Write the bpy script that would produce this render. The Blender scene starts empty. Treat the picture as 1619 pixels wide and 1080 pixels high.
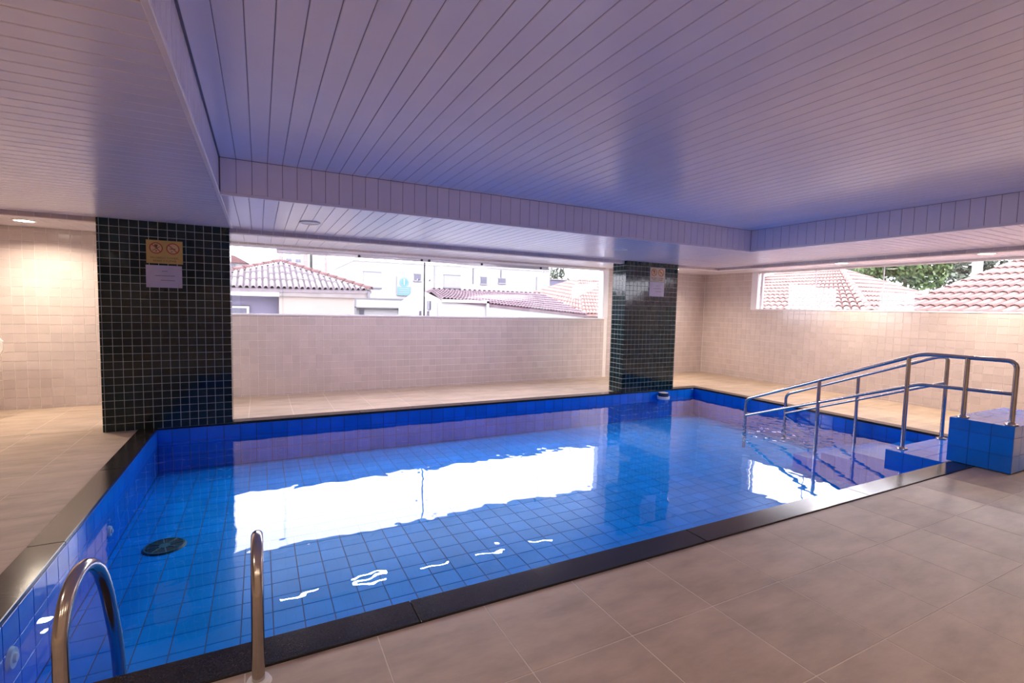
import bpy, bmesh, math, random
import numpy as np
from mathutils import Matrix, Vector
random.seed(7)
scene = bpy.context.scene
COL = scene.collection

# ------------------------------------------------------------------ camera
F_PX, IMG_W, IMG_H = 773.33, 1619, 1080
YAW, PITCH, ROLL = 0.477, 0.0686, 0.0225
CAM = Vector((1.2149, -7.7752, 1.6942))
fwd = Vector((math.sin(YAW)*math.cos(PITCH), math.cos(YAW)*math.cos(PITCH), -math.sin(PITCH)))
rt0 = Vector((math.cos(YAW), -math.sin(YAW), 0)); up0 = rt0.cross(fwd)
rt = math.cos(ROLL)*rt0 + math.sin(ROLL)*up0
up = -math.sin(ROLL)*rt0 + math.cos(ROLL)*up0
cd = bpy.data.cameras.new('camera'); cam = bpy.data.objects.new('camera', cd); COL.objects.link(cam)
cd.sensor_fit = 'HORIZONTAL'; cd.sensor_width = 36.0; cd.lens = F_PX/IMG_W*36.0
cd.clip_start = 0.02; cd.clip_end = 600
m = Matrix.Identity(4)
for i in range(3):
    m[i][0] = rt[i]; m[i][1] = up[i]; m[i][2] = -fwd[i]; m[i][3] = CAM[i]
cam.matrix_world = m
scene.camera = cam

# ------------------------------------------------------------------ world, exposure
w = bpy.data.worlds.new('overcast_sky'); scene.world = w; w.use_nodes = True
bg = w.node_tree.nodes['Background']
bg.inputs[0].default_value = (0.97, 0.91, 1.0, 1)
bg.inputs[1].default_value = 9.5
vs_ = scene.view_settings
vs_.view_transform = 'Standard'; vs_.look = 'None'; vs_.exposure = 0.35; vs_.gamma = 1.0
vs_.use_curve_mapping = False
cy = scene.cycles
cy.max_bounces = 8; cy.diffuse_bounces = 5; cy.glossy_bounces = 4; cy.transmission_bounces = 4
cy.use_adaptive_sampling = True; cy.adaptive_threshold = 0.03
cy.transparent_max_bounces = 12; cy.caustics_reflective = False; cy.caustics_refractive = False
cy.sample_clamp_indirect = 6.0
cy.use_denoising = True

def portal(loc, rot, sx, sy):
    l = bpy.data.lights.new('window_portal', 'AREA'); l.shape = 'RECTANGLE'; l.size = sx; l.size_y = sy
    l.cycles.is_portal = True
    o = bpy.data.objects.new('window_portal', l); o.location = loc; o.rotation_euler = rot; COL.objects.link(o)
portal((4.8, 2.13, 2.09), (math.radians(-90), 0, 0), 8.2, 1.2)
portal((12.45, -2.95, 2.25), (0, math.radians(90), 0), 0.9, 7.1)

# ------------------------------------------------------------------ key sizes (metres)
YB = 2.088      # tiled face of the back wall
XW = 12.40      # tiled face of the right wall
XL, YN = -4.5, -10.5
HS, HC, HK = 2.6975, 3.04, 2.735     # soffit, recessed panel, corridor ceiling
RX0, RX1, RY1, RY0 = 0.89, 8.374, -2.354, -8.6
PX1, PY0 = 9.861, -5.127              # pool: x 0..PX1, y PY0..0
CW = 0.207                            # coping width
WATER, BOT = -0.13, -0.60
BX, BYF = 10.50, 0.06                 # beam lines

# ------------------------------------------------------------------ materials
MATS = {}
def nd(nt, typ, **kw):
    n = nt.nodes.new(typ)
    for k, v in kw.items(): setattr(n, k, v)
    return n
def mat(name, color, rough=0.5, metal=0.0, spec=0.5, var=0.0, noise=None, bump=None, stretch=(1,1,1), coat=0.0, color2=None):
    """procedural principled material; var: per-piece value jitter, noise: (scale, amount), bump: (scale, strength)"""
    mt = bpy.data.materials.new(name); mt.use_nodes = True; nt = mt.node_tree
    p = nt.nodes['Principled BSDF']
    p.inputs['Base Color'].default_value = (*color, 1)
    p.inputs['Roughness'].default_value = rough; p.inputs['Metallic'].default_value = metal
    p.inputs['Specular IOR Level'].default_value = spec
    if coat: p.inputs['Coat Weight'].default_value = coat; p.inputs['Coat Roughness'].default_value = 0.04
    geo = nd(nt, 'ShaderNodeNewGeometry')
    mp = nd(nt, 'ShaderNodeMapping'); mp.inputs['Scale'].default_value = stretch
    nt.links.new(geo.outputs['Position'], mp.inputs['Vector'])
    last = None
    if noise:
        n = nd(nt, 'ShaderNodeTexNoise'); n.inputs['Scale'].default_value = noise[0]; n.inputs['Detail'].default_value = 6
        n.inputs['Roughness'].default_value = 0.62
        nt.links.new(mp.outputs[0], n.inputs['Vector'])
        mx = nd(nt, 'ShaderNodeMix', data_type='RGBA')
        c2 = color2 or tuple(min(1, c*(1+noise[1])) for c in color)
        c1 = tuple(c*(1-noise[1]) for c in color) if not color2 else color
        mx.inputs[6].default_value = (*c1, 1); mx.inputs[7].default_value = (*c2, 1)
        rmp = nd(nt, 'ShaderNodeMapRange'); rmp.inputs[1].default_value = 0.3; rmp.inputs[2].default_value = 0.7
        nt.links.new(n.outputs[0], rmp.inputs[0]); nt.links.new(rmp.outputs[0], mx.inputs[0])
        last = mx.outputs[2]
    if var:
        oi = nd(nt, 'ShaderNodeObjectInfo')
        ad = nd(nt, 'ShaderNodeMath', operation='ADD'); fr = nd(nt, 'ShaderNodeMath', operation='FRACT')
        nt.links.new(oi.outputs['Random'], ad.inputs[0]); nt.links.new(geo.outputs['Random Per Island'], ad.inputs[1])
        nt.links.new(ad.outputs[0], fr.inputs[0])
        mr = nd(nt, 'ShaderNodeMapRange'); mr.inputs[3].default_value = 1-var; mr.inputs[4].default_value = 1+var
        nt.links.new(fr.outputs[0], mr.inputs[0])
        hv = nd(nt, 'ShaderNodeHueSaturation')
        if last: nt.links.new(last, hv.inputs['Color'])
        else: hv.inputs['Color'].default_value = (*color, 1)
        nt.links.new(mr.outputs[0], hv.inputs['Value']); last = hv.outputs[0]
    if last: nt.links.new(last, p.inputs['Base Color'])
    if bump:
        n = nd(nt, 'ShaderNodeTexNoise'); n.inputs['Scale'].default_value = bump[0]; n.inputs['Detail'].default_value = 3
        nt.links.new(mp.outputs[0], n.inputs['Vector'])
        b = nd(nt, 'ShaderNodeBump'); b.inputs['Strength'].default_value = bump[1]; b.inputs['Distance'].default_value = 0.02
        nt.links.new(n.outputs[0], b.inputs['Height']); nt.links.new(b.outputs[0], p.inputs['Normal'])
    MATS[name] = mt
    return mt
def emit(name, color, strength):
    mt = bpy.data.materials.new(name); mt.use_nodes = True
    p = mt.node_tree.nodes['Principled BSDF']
    p.inputs['Base Color'].default_value = (*color, 1)
    p.inputs['Emission Color'].default_value = (*color, 1); p.inputs['Emission Strength'].default_value = strength
    MATS[name] = mt; return mt

mat('green_tile', (0.003, 0.018, 0.020), 0.09, spec=.35, var=0.3, noise=(3, .25), bump=(9, .04))
mat('green_grout', (0.60, 0.68, 0.62), 0.7, noise=(14, .2))
mat('cream_tile', (0.60, 0.515, 0.495), 0.16, var=0.05, noise=(2.2, .05), bump=(7, .015))
mat('cream_grout', (0.85, 0.79, 0.75), 0.7, noise=(9, .06))
mat('blue_tile', (0.004, 0.165, 0.74), 0.09, var=0.09, noise=(2.5, .10), bump=(5, .03))
mat('submerged_tile', (0.003, 0.28, 0.82), 0.25, spec=.06, var=0.07, noise=(2.5, .08), bump=(5, .02))
mat('blue_grout', (0.01, 0.05, 0.20), 0.6)
mat('deck_tile', (0.45, 0.35, 0.27), 0.48, spec=.3, var=0.05, noise=(1.9, .20), stretch=(1, 2.6, 1), bump=(30, .02))
mat('deck_grout', (0.70, 0.62, 0.54), 0.75, noise=(10, .1))
mat('granite', (0.010, 0.009, 0.009), 0.13, spec=.38, noise=(160, .9), color2=(0.035, 0.03, 0.028), bump=(150, .03))
mat('pvc', (0.82, 0.79, 0.89), 0.22, var=0.02, noise=(4, .02), stretch=(1, 1, 1), bump=(16, .03))
mat('pvc_gap', (0.24, 0.22, 0.26), 0.8)
mat('pvc_trim', (0.84, 0.81, 0.86), 0.35, noise=(4, .03))
mat('plaster', (0.45, 0.38, 0.34), 0.8, noise=(3, .05))
mat('steel', (0.50, 0.46, 0.43), 0.18, metal=1.0, noise=(30, .06), bump=(60, .01))
mat('aluminium', (0.62, 0.60, 0.64), 0.35, metal=0.6, noise=(20, .05))
mat('white_frame', (0.86, 0.84, 0.88), 0.4, noise=(6, .03))
mat('dark_plastic', (0.02, 0.02, 0.025), 0.4, noise=(20, .2))
mat('navy_plastic', (0.012, 0.03, 0.10), 0.25, noise=(20, .2))
mat('white_plastic', (0.82, 0.80, 0.76), 0.35, noise=(8, .03))
mat('drain_plastic', (0.004, 0.03, 0.045), 0.4, noise=(14, .25))
mat('drain_rib', (0.015, 0.13, 0.18), 0.4, noise=(14, .15))
mat('nozzle', (0.55, 0.66, 0.78), 0.35, noise=(10, .1))
mat('sign_yellow', (0.62, 0.42, 0.12), 0.4, noise=(6, .08))
mat('sign_faded', (0.62, 0.50, 0.36), 0.4, noise=(6, .08))
mat('sign_disc', (0.72, 0.50, 0.24), 0.45, noise=(6, .06))
mat('sign_red', (0.42, 0.05, 0.015), 0.45, noise=(8, .1))
mat('sign_ink', (0.10, 0.075, 0.01), 0.5, noise=(8, .1))
mat('paper', (0.60, 0.54, 0.60), 0.5, noise=(5, .10))
mat('paper_ink', (0.28, 0.24, 0.27), 0.6, noise=(8, .1))
mat('ext_white', (.24, .235, .24), 0.8, noise=(.8, .04))
mat('ext_shutter', (.17, .17, .19), 0.7, noise=(2, .04))
mat('ext_cream', (.17, .145, .13), 0.85, noise=(.9, .06))
mat('ext_grey', (.075, .068, .105), 0.85, noise=(.9, .08))
mat('ext_band', (.13, .115, .115), 0.85, noise=(2.2, .18))
mat('ext_pink', (.17, .125, .12), 0.85, noise=(.5, .05))
mat('ext_window', (.045, .045, .07), 0.25, noise=(1, .1))
mat('ext_line', (.09, .09, .105), 0.7, noise=(2, .1))
mat('roof_pale', (.125, .105, .118), 0.85, var=.12, noise=(5, .15))
mat('roof_cap', (.08, .036, .036), 0.85, var=.15, noise=(6, .25))
mat('roof_mauve', (.095, .06, .075), 0.85, var=.15, noise=(4, .25))
mat('roof_red', (.215, .125, .112), 0.8, var=.12, noise=(4, .15))
mat('banner_teal', (.07, .15, .155), 0.6, noise=(2, .05))
mat('banner_pale', (.17, .19, .19), 0.6, noise=(2, .05))
mat('banner_blue', (.05, .14, .18), 0.6, noise=(2, .05))
mat('leaf_green', (.06, .10, .025), 0.7, var=.5, noise=(1.5, .4))
mat('leaf_grey', (.06, .075, .05), 0.7, var=.4, noise=(1.5, .3))
mat('bark', (0.12, 0.09, 0.07), 0.9, noise=(8, .3))
mat('street', (0.20, 0.20, 0.20), 0.9, noise=(.6, .15))
emit('lamp_glow', (1.0, 0.92, 0.82), 14.0)
emit('strip_glow', (0.98, 0.87, 0.98), 190.0)

def fresnel_clear(name, ior, tint, rough, ripple=None):
    mt = bpy.data.materials.new(name); mt.use_nodes = True; nt = mt.node_tree
    nt.nodes.remove(nt.nodes['Principled BSDF'])
    out = nt.nodes['Material Output']
    fr = nd(nt, 'ShaderNodeFresnel'); fr.inputs['IOR'].default_value = ior
    gb = nd(nt, 'ShaderNodeNewGeometry')      # same reflectance from either side of the sheet
    io = nd(nt, 'ShaderNodeMapRange'); io.inputs[3].default_value = ior; io.inputs[4].default_value = 1/ior
    nt.links.new(gb.outputs['Backfacing'], io.inputs[0]); nt.links.new(io.outputs[0], fr.inputs['IOR'])
    tr = nd(nt, 'ShaderNodeBsdfTransparent'); tr.inputs['Color'].default_value = (*tint, 1)
    gl = nd(nt, 'ShaderNodeBsdfGlossy'); gl.inputs['Roughness'].default_value = rough
    gl.inputs['Color'].default_value = (1, 1, 1, 1)
    mx = nd(nt, 'ShaderNodeMixShader')
    nt.links.new(fr.outputs[0], mx.inputs[0]); nt.links.new(tr.outputs[0], mx.inputs[1]); nt.links.new(gl.outputs[0], mx.inputs[2])
    nt.links.new(mx.outputs[0], out.inputs['Surface'])
    if ripple:
        geo = nd(nt, 'ShaderNodeNewGeometry')
        n1 = nd(nt, 'ShaderNodeTexNoise'); n1.inputs['Scale'].default_value = 2.6; n1.inputs['Detail'].default_value = 2
        n2 = nd(nt, 'ShaderNodeTexNoise'); n2.inputs['Scale'].default_value = 6.5; n2.inputs['Detail'].default_value = 1
        for n in (n1, n2): nt.links.new(geo.outputs['Position'], n.inputs['Vector'])
        # livelier water where the stair rails stand and in a patch at mid-pool
        acc = None
        for (cx, cy_, r, s) in ripple:
            d = nd(nt, 'ShaderNodeVectorMath', operation='DISTANCE'); d.inputs[1].default_value = (cx, cy_, WATER)
            nt.links.new(geo.outputs['Position'], d.inputs[0])
            mr = nd(nt, 'ShaderNodeMapRange', interpolation_type='SMOOTHSTEP')
            mr.inputs[1].default_value = 0; mr.inputs[2].default_value = r; mr.inputs[3].default_value = s; mr.inputs[4].default_value = 0
            nt.links.new(d.outputs['Value'], mr.inputs[0])
            if acc is None: acc = mr.outputs[0]
            else:
                a = nd(nt, 'ShaderNodeMath', operation='ADD'); nt.links.new(acc, a.inputs[0]); nt.links.new(mr.outputs[0], a.inputs[1]); acc = a.outputs[0]
        mu = nd(nt, 'ShaderNodeMath', operation='MULTIPLY'); nt.links.new(acc, mu.inputs[0]); nt.links.new(n2.outputs[0], mu.inputs[1])
        ad = nd(nt, 'ShaderNodeMath', operation='ADD'); nt.links.new(n1.outputs[0], ad.inputs[0]); nt.links.new(mu.outputs[0], ad.inputs[1])
        b = nd(nt, 'ShaderNodeBump'); b.inputs['Strength'].default_value = 1.0; b.inputs['Distance'].default_value = 0.0035
        nt.links.new(ad.outputs[0], b.inputs['Height'])
        nt.links.new(b.outputs[0], gl.inputs['Normal']); nt.links.new(b.outputs[0], fr.inputs['Normal'])
    MATS[name] = mt
    return mt
fresnel_clear('water', 1.33, (0.80, 0.94, 1.0), 0.0, ripple=[(8.3, -2.9, 1.5, 6.0), (4.6, -1.9, 1.3, 0.5), (8.3, -0.9, 1.0, 0.25)])
fresnel_clear('glass', 1.5, (0.93, 0.95, 0.96), 0.0)

# ------------------------------------------------------------------ object helpers
WORLD = {}
def setp(o, parent):
    if parent is not None:
        o.parent = parent
        o.matrix_parent_inverse = WORLD[parent.name].inverted()
def link(name, me, parent=None, mw=None):
    o = bpy.data.objects.new(name, me); COL.objects.link(o)
    mw = mw or Matrix.Identity(4)
    WORLD[o.name] = mw
    setp(o, parent); o.matrix_basis = mw
    return o
def tag(o, label=None, cat=None, group=None, kind=None):
    if label: o['label'] = label
    if cat: o['category'] = cat
    if group: o['group'] = group
    if kind: o['kind'] = kind
    return o
def thing(name, loc, label, cat, group=None):
    o = link(name, None, None, Matrix.Translation(Vector(loc))); o.empty_display_size = 0.1
    return tag(o, label, cat, group)
def struct(name, label):
    o = link(name, None); o.empty_display_size = 0.1
    return tag(o, label, None, None, 'structure')

class MB:
    def __init__(s): s.v = []; s.f = []; s.sm = []
    def add(s, vs, fs, smooth=False):
        b = len(s.v); s.v += [tuple(v) for v in vs]; s.f += [tuple(b+i for i in f) for f in fs]; s.sm += [smooth]*len(fs)
        return s
    def box(s, x0, x1, y0, y1, z0, z1):
        vs = [(x, y, z) for z in (z0, z1) for y in (y0, y1) for x in (x0, x1)]
        return s.add(vs, [(0,2,3,1), (4,5,7,6), (0,1,5,4), (2,6,7,3), (0,4,6,2), (1,3,7,5)])
    def bbox(s, x0, x1, y0, y1, z0, z1, b=0.006):
        """box with chamfered edges"""
        bm = bmesh.new(); bmesh.ops.create_cube(bm, size=1)
        for v in bm.verts: v.co = Vector(((x0+x1)/2+v.co.x*(x1-x0), (y0+y1)/2+v.co.y*(y1-y0), (z0+z1)/2+v.co.z*(z1-z0)))
        bmesh.ops.bevel(bm, geom=bm.edges[:], offset=b, segments=1, affect='EDGES', profile=0.5)
        bm.verts.index_update()
        s.add([v.co[:] for v in bm.verts], [[v.index for v in f.verts] for f in bm.faces]); bm.free(); return s
    def prism(s, poly, d0, d1, axis='y'):
        """polygon in the plane normal to axis, extruded d0..d1.  axis y: (x,z); x: (y,z); z: (x,y)"""
        def P(a, b, d): return {'y': (a, d, b), 'x': (d, a, b), 'z': (a, b, d)}[axis]
        n = len(poly); vs = [P(a, b, d0) for a, b in poly] + [P(a, b, d1) for a, b in poly]
        fs = [tuple(range(n)), tuple(range(2*n-1, n-1, -1))] + [(i, (i+1) % n, n+(i+1) % n, n+i) for i in range(n)]
        return s.add(vs, fs)
    def cyl(s, c, r, h, axis=(0,0,1), n=24, r2=None):
        a = Vector(axis).normalized(); t = a.orthogonal().normalized(); u = a.cross(t); c = Vector(c); r2 = r if r2 is None else r2
        b0 = [c + r*(math.cos(2*math.pi*i/n)*t + math.sin(2*math.pi*i/n)*u) for i in range(n)]
        b1 = [c + a*h + r2*(math.cos(2*math.pi*i/n)*t + math.sin(2*math.pi*i/n)*u) for i in range(n)]
        s.add(b0+b1, [(i, (i+1) % n, n+(i+1) % n, n+i) for i in range(n)], True)
        s.add(b0, [tuple(reversed(range(n)))]); s.add(b1, [tuple(range(n))]); return s
    def ring(s, c, ro, ri, h, axis=(0,0,1), n=28):
        a = Vector(axis).normalized(); t = a.orthogonal().normalized(); u = a.cross(t); c = Vector(c)
        L = []
        for r, k in ((ro, 0), (ro, h), (ri, h), (ri, 0)):
            L += [c + a*k + r*(math.cos(2*math.pi*i/n)*t + math.sin(2*math.pi*i/n)*u) for i in range(n)]
        fs = []
        for q in range(4):
            q2 = (q+1) % 4
            fs += [(q*n+i, q*n+(i+1) % n, q2*n+(i+1) % n, q2*n+i) for i in range(n)]
        return s.add(L, fs)
    def tube(s, pts, r, n=14, caps=True):
        pts = [Vector(p) for p in pts]; rings = []
        t0 = (pts[1]-pts[0]).normalized(); nrm = t0.orthogonal().normalized(); prev = t0
        for i, p in enumerate(pts):
            if i == 0: t = t0
            elif i == len(pts)-1: t = (pts[-1]-pts[-2]).normalized()
            else: t = ((pts[i+1]-p).normalized() + (p-pts[i-1]).normalized()).normalized()
            q = prev.rotation_difference(t); nrm = q @ nrm; nrm = (nrm - nrm.dot(t)*t).normalized(); prev = t
            b = t.cross(nrm)
            rr = r[i] if isinstance(r, (list, tuple)) else r
            rings.append([p + rr*(math.cos(2*math.pi*k/n)*nrm + math.sin(2*math.pi*k/n)*b) for k in range(n)])
        vs = [v for R in rings for v in R]
        fs = [(i*n+k, i*n+(k+1) % n, (i+1)*n+(k+1) % n, (i+1)*n+k) for i in range(len(rings)-1) for k in range(n)]
        s.add(vs, fs, True)
        if caps: s.add(rings[0], [tuple(reversed(range(n)))]); s.add(rings[-1], [tuple(range(n))])
        return s
    def mesh(s, name, m_):
        me = bpy.data.meshes.new(name); me.from_pydata(s.v, [], s.f)
        me.polygons.foreach_set('use_smooth', s.sm); me.materials.append(MATS[m_]); me.update()
        bm = bmesh.new(); bm.from_mesh(me); bmesh.ops.recalc_face_normals(bm, faces=bm.faces); bm.to_mesh(me); bm.free()
        return me
    def build(s, name, m_, parent=None, label=None, kind=None):
        o = link(name, s.mesh(name, m_), parent)
        return tag(o, label, None, None, kind)

def arc(pts, k=6, rad=None):
    """polyline with rounded inner corners of radius rad"""
    pts = [Vector(p) for p in pts]; out = [pts[0]]
    for i in range(1, len(pts)-1):
        a, p, b = pts[i-1], pts[i], pts[i+1]
        d1 = (a-p); d2 = (b-p); r = min(rad, d1.length*.45, d2.length*.45)
        p1 = p + d1.normalized()*r; p2 = p + d2.normalized()*r
        for j in range(k+1):
            t = j/k; out.append((1-t)**2*p1 + 2*t*(1-t)*p + t*t*p2)
    out.append(pts[-1]); return out

# pieces (tiles, boards): the 300 that show largest are objects, the rest of a thing is one joined part
PIECE = {}
def piece_mesh(name, wu, wv, t, b, m_):
    key = (name, round(wu, 3), round(wv, 3), t, m_)
    if key not in PIECE:
        x, y = wu/2, wv/2
        vs = [(-x,-y,0), (x,-y,0), (x,y,0), (-x,y,0), (-x,-y,t-b), (x,-y,t-b), (x,y,t-b), (-x,y,t-b), (-x+b,-y+b,t), (x-b,-y+b,t), (x-b,y-b,t), (-x+b,y-b,t)]
        fs = [(8,9,10,11)] + [(i, (i+1) % 4, 4+(i+1) % 4, 4+i) for i in range(4)] + [(4+i, 4+(i+1) % 4, 8+(i+1) % 4, 8+i) for i in range(4)]
        me = bpy.data.meshes.new(name); me.from_pydata(vs, [], fs); me.materials.append(MATS[m_]); me.update()
        PIECE[key] = (me, vs, fs)
    return PIECE[key]
def cuts(a, b, pitch, origin):
    """grid lines between a and b, passing through origin"""
    k0 = math.ceil((a-origin)/pitch + 1e-6); L = [a]; k = k0
    while origin + k*pitch < b - 1e-6: L.append(origin + k*pitch); k += 1
    L.append(b)
    return L
class Pieces:
    def __init__(s, parent, name, stuff_name, m_, t=0.004, gap=0.005, b=0.0012, cap=300, tilt=0.0):
        s.__dict__.update(parent=parent, name=name, sn=stuff_name, m=m_, t=t, gap=gap, b=b, cap=cap, tilt=tilt); s.cells = []
    def grid(s, O, U, V, us, vs, hidden=None):
        """cells between us (along U) and vs (along V), proud along UxV"""
        O, U, V = Vector(O), Vector(U), Vector(V); N = U.cross(V)
        for i in range(len(us)-1):
            for j in range(len(vs)-1):
                wu, wv = us[i+1]-us[i]-s.gap, vs[j+1]-vs[j]-s.gap
                if wu < 0.008 or wv < 0.008: continue
                c = O + U*(us[i]+us[i+1])/2 + V*(vs[j]+vs[j+1])/2
                if hidden and hidden(c): score = -1
                else:
                    score = -1
                    for du in (-.5, 0, .5):
                        for dv in (-.5, 0, .5):
                            P = c + U*wu*du + V*wv*dv - CAM; z = P.dot(fwd)
                            if z < 0.1: continue
                            px = F_PX*P.dot(rt)/z; py = F_PX*P.dot(up)/z
                            if abs(px) < IMG_W/2+4 and abs(py) < IMG_H/2+4:
                                score = max(score, wu*wv*abs(N.dot(P.normalized()))/z**2)
                s.cells.append((score, c, U, V, N, wu, wv))
        return s
    def finish(s):
        s.cells.sort(key=lambda c: -c[0])
        rest = MB()
        for k, (score, c, U, V, N, wu, wv) in enumerate(s.cells):
            me, vs, fs = piece_mesh(s.name, wu, wv, s.t, s.b, s.m)
            M = Matrix(((U[0], V[0], N[0], c[0]), (U[1], V[1], N[1], c[1]), (U[2], V[2], N[2], c[2]), (0, 0, 0, 1)))
            if s.tilt:
                M = M @ Matrix.Rotation(random.gauss(0, s.tilt), 4, 'X') @ Matrix.Rotation(random.gauss(0, s.tilt), 4, 'Y')
            if k < s.cap and score > 0: link(s.name, me, s.parent, M)
            else: rest.add([M @ Vector(v) for v in vs], fs)
        if rest.v:
            me = bpy.data.meshes.new(s.sn); me.from_pydata(rest.v, [], rest.f); me.materials.append(MATS[s.m]); me.update()
            tag(link(s.sn, me, s.parent), kind='stuff')
X_, Y_, Z_ = (1,0,0), (0,1,0), (0,0,1); nX, nY, nZ = (-1,0,0), (0,-1,0), (0,0,-1)

# ================================================================== THE SETTING
# ---- floor: slab ring round the pool, 60 cm porcelain tiles
fl = struct('floor', 'beige porcelain tiled deck around the pool')
HX0, HX1, HY0, HY1 = -CW, PX1+CW, PY0-CW-.007, CW
b = MB()
b.box(XL, XW+.2, YN, HY0, -.25, -.0012); b.box(XL, XW+.2, HY1, YB+.2, -.25, -.0012)
b.box(XL, HX0, HY0, HY1, -.25, -.0012); b.box(HX1, XW+.2, HY0, HY1, -.25, -.0012)
b.build('slab', 'deck_grout', fl)
P = Pieces(fl, 'tile', 'distant_tiles', 'deck_tile', t=.0012, gap=.0065, b=.0005)
P.grid((0,0,-.0012), X_, Y_, cuts(XL, XW, .5965, 2.9266), cuts(YN, HY0, .5965, -5.9071))
P.grid((0,0,-.0012), X_, Y_, cuts(XL, HX0, .6, -.72), cuts(HY0, HY1, .6, -3.417))
P.grid((0,0,-.0012), X_, Y_, cuts(XL, XW, .605, 1.055), cuts(HY1, YB, .6, 1.70))
P.grid((0,0,-.0012), X_, Y_, cuts(HX1, XW, .6, HX1+.6), cuts(HY0, HY1, .6, -.42))
P.finish()

# ---- back wall with the long window
WX0, WX1, WZ0, WZ1 = 0.55, 8.90, 1.49, 2.69
wb = struct('wall_back', 'beige tiled wall behind the pool with a long window')
f = YB + .004
b = MB(); b.box(XL, XW+.3, f, f+.16, -.25, WZ0); b.box(XL, XW+.3, f, f+.16, WZ1, 3.2)
b.box(XL, WX0, f, f+.16, WZ0, WZ1); b.box(WX1, XW+.3, f, f+.16, WZ0, WZ1); b.build('masonry', 'cream_grout', wb)
TP = .1385
P = Pieces(wb, 'tile', 'distant_tiles', 'cream_tile', gap=.0055)
hid = lambda c: (-1.05 < c.x < 0.72) or (9.1 < c.x < 10.75)
vz = lambda a, e: cuts(a, e, TP, .037)
P.grid((0,f,0), X_, Z_, cuts(XL, WX0, TP, -2.049), vz(0, HK), hid)
P.grid((0,f,0), X_, Z_, cuts(WX0, WX1, TP, 1.184), vz(0, WZ0-.03), hid)
P.grid((0,f,0), X_, Z_, cuts(WX0, WX1, TP, 1.184), [WZ1+.012, HK])
P.grid((0,f,0), X_, Z_, cuts(WX1+.1, XW, TP, 9.3), vz(0, HK), hid)
P.finish()
# ---- right wall with its window
RY_A, RY_B, RZ0, RZ1 = 0.60, -6.5, 1.80, 2.70
wr = struct('wall_right', 'beige tiled wall at the far right side of the pool room')
f2 = XW + .004
b = MB(); b.box(f2, f2+.16, YN, YB+.16, -.25, RZ0); b.box(f2, f2+.16, YN, YB+.16, RZ1, 3.2)
b.box(f2, f2+.16, RY_A, YB+.004, RZ0, RZ1); b.box(f2, f2+.16, YN, RY_B, RZ0, RZ1); b.build('masonry', 'cream_grout', wr)
P = Pieces(wr, 'tile', 'distant_tiles', 'cream_tile', gap=.0055)
# U = -Y so that UxV faces -X
P.grid((f2,0,0), nY, Z_, cuts(-YB, -RY_A, TP, 0), vz(0, HK))
P.grid((f2,0,0), nY, Z_, cuts(-RY_A, -RY_B, TP, 0), vz(0, RZ0-.01))
P.grid((f2,0,0), nY, Z_, cuts(-RY_B, -YN, TP, 0), vz(0, HK))
P.finish()
# ---- walls behind and beside the camera
wl = MB().box(XL-.16, XL, YN, YB+.16, -.25, 3.2).build('wall_left', 'plaster'); tag(wl, 'plain wall beyond the left edge', kind='structure')
wf = MB().box(XL-.16, XW+.3, YN-.16, YN, -.25, 3.2).build('wall_front', 'plaster'); tag(wf, 'plain wall behind the camera', kind='structure')

# ---- ceiling
ce = struct('ceiling', 'white ribbed panel ceiling with a raised centre')
BP = .133
def panel(name, box, O, U, V, us, vs, gap=.0042):
    p = MB().box(*box).build(name, 'pvc_gap', ce)
    q = Pieces(p, 'board', 'distant_boards', 'pvc', t=.005, gap=gap, b=.003); q.grid(O, U, V, us, vs); q.finish(); return p
# faces look down: U=+X, V=-Y gives N=-Z
zc = HC+.005; zs = HS+.005; zk = HK+.005
panel('raised_panel', (RX0-.1, RX1+.1, RY0-.1, RY1+.1, zc, zc+.12), (0,0,zc), X_, nY, cuts(RX0, RX1, BP, 1.032), [-RY1, -RY0])
panel('soffit_panel', (XL, RX0-.03, YN, BYF, zs, zs+.05), (0,0,zs), X_, nY, [XL, RX0], cuts(-BYF, -YN, BP, 5.12), .008)
panel('soffit_panel', (RX0-.03, RX1+.03, RY1+.03, BYF, zs, zs+.05), (0,0,zs), X_, nY, cuts(RX0, RX1, BP, 1.0), [-BYF, -RY1])
panel('soffit_panel', (RX1+.03, BX, YN, BYF, zs, zs+.05), (0,0,zs), X_, nY, [RX1, BX], cuts(-BYF, -YN, BP, 5.12), .008)
panel('soffit_panel', (RX0-.03, RX1+.03, YN, RY0-.03, zs, zs+.05), (0,0,zs), X_, nY, cuts(RX0, RX1, BP, 1.0), [-RY0, -YN])
panel('corridor_panel', (XL, XW+.3, BYF+.14, YB+.16, zk, zk+.05), (0,0,zk), X_, nY, cuts(XL, XW, .2, 0), [-YB, -BYF-.14])
panel('corridor_panel', (BX+.14, XW+.3, YN, BYF+.14, zk, zk+.05), (0,0,zk), X_, nY, [BX+.14, XW], cuts(-BYF-.14, -YN, .2, 0))
# fascia of the recess (faces look into the recess)
panel('fascia_panel', (RX0-.05, RX1+.05, RY1+.005, RY1+.05, HS+.02, HC+.01), (0,RY1+.005,0), X_, Z_, cuts(RX0, RX1, BP, 1.032), [HS+.02, HC])
panel('fascia_panel', (RX0-.05, RX0-.005, RY0, RY1+.05, HS+.02, HC+.01), (RX0-.005,0,0), Y_, Z_, cuts(RY0, RY1, BP, -5), [HS+.02, HC])
panel('fascia_panel', (RX1+.005, RX1+.05, RY0, RY1+.05, HS+.02, HC+.01), (RX1+.005,0,0), nY, Z_, cuts(-RY1, -RY0, BP, 5), [HS+.02, HC])
panel('fascia_panel', (RX0-.05, RX1+.05, RY0-.05, RY0-.005, HS+.02, HC+.01), (0,RY0-.005,0), nX, Z_, cuts(-RX1, -RX0, BP, 0), [HS+.02, HC])
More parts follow.
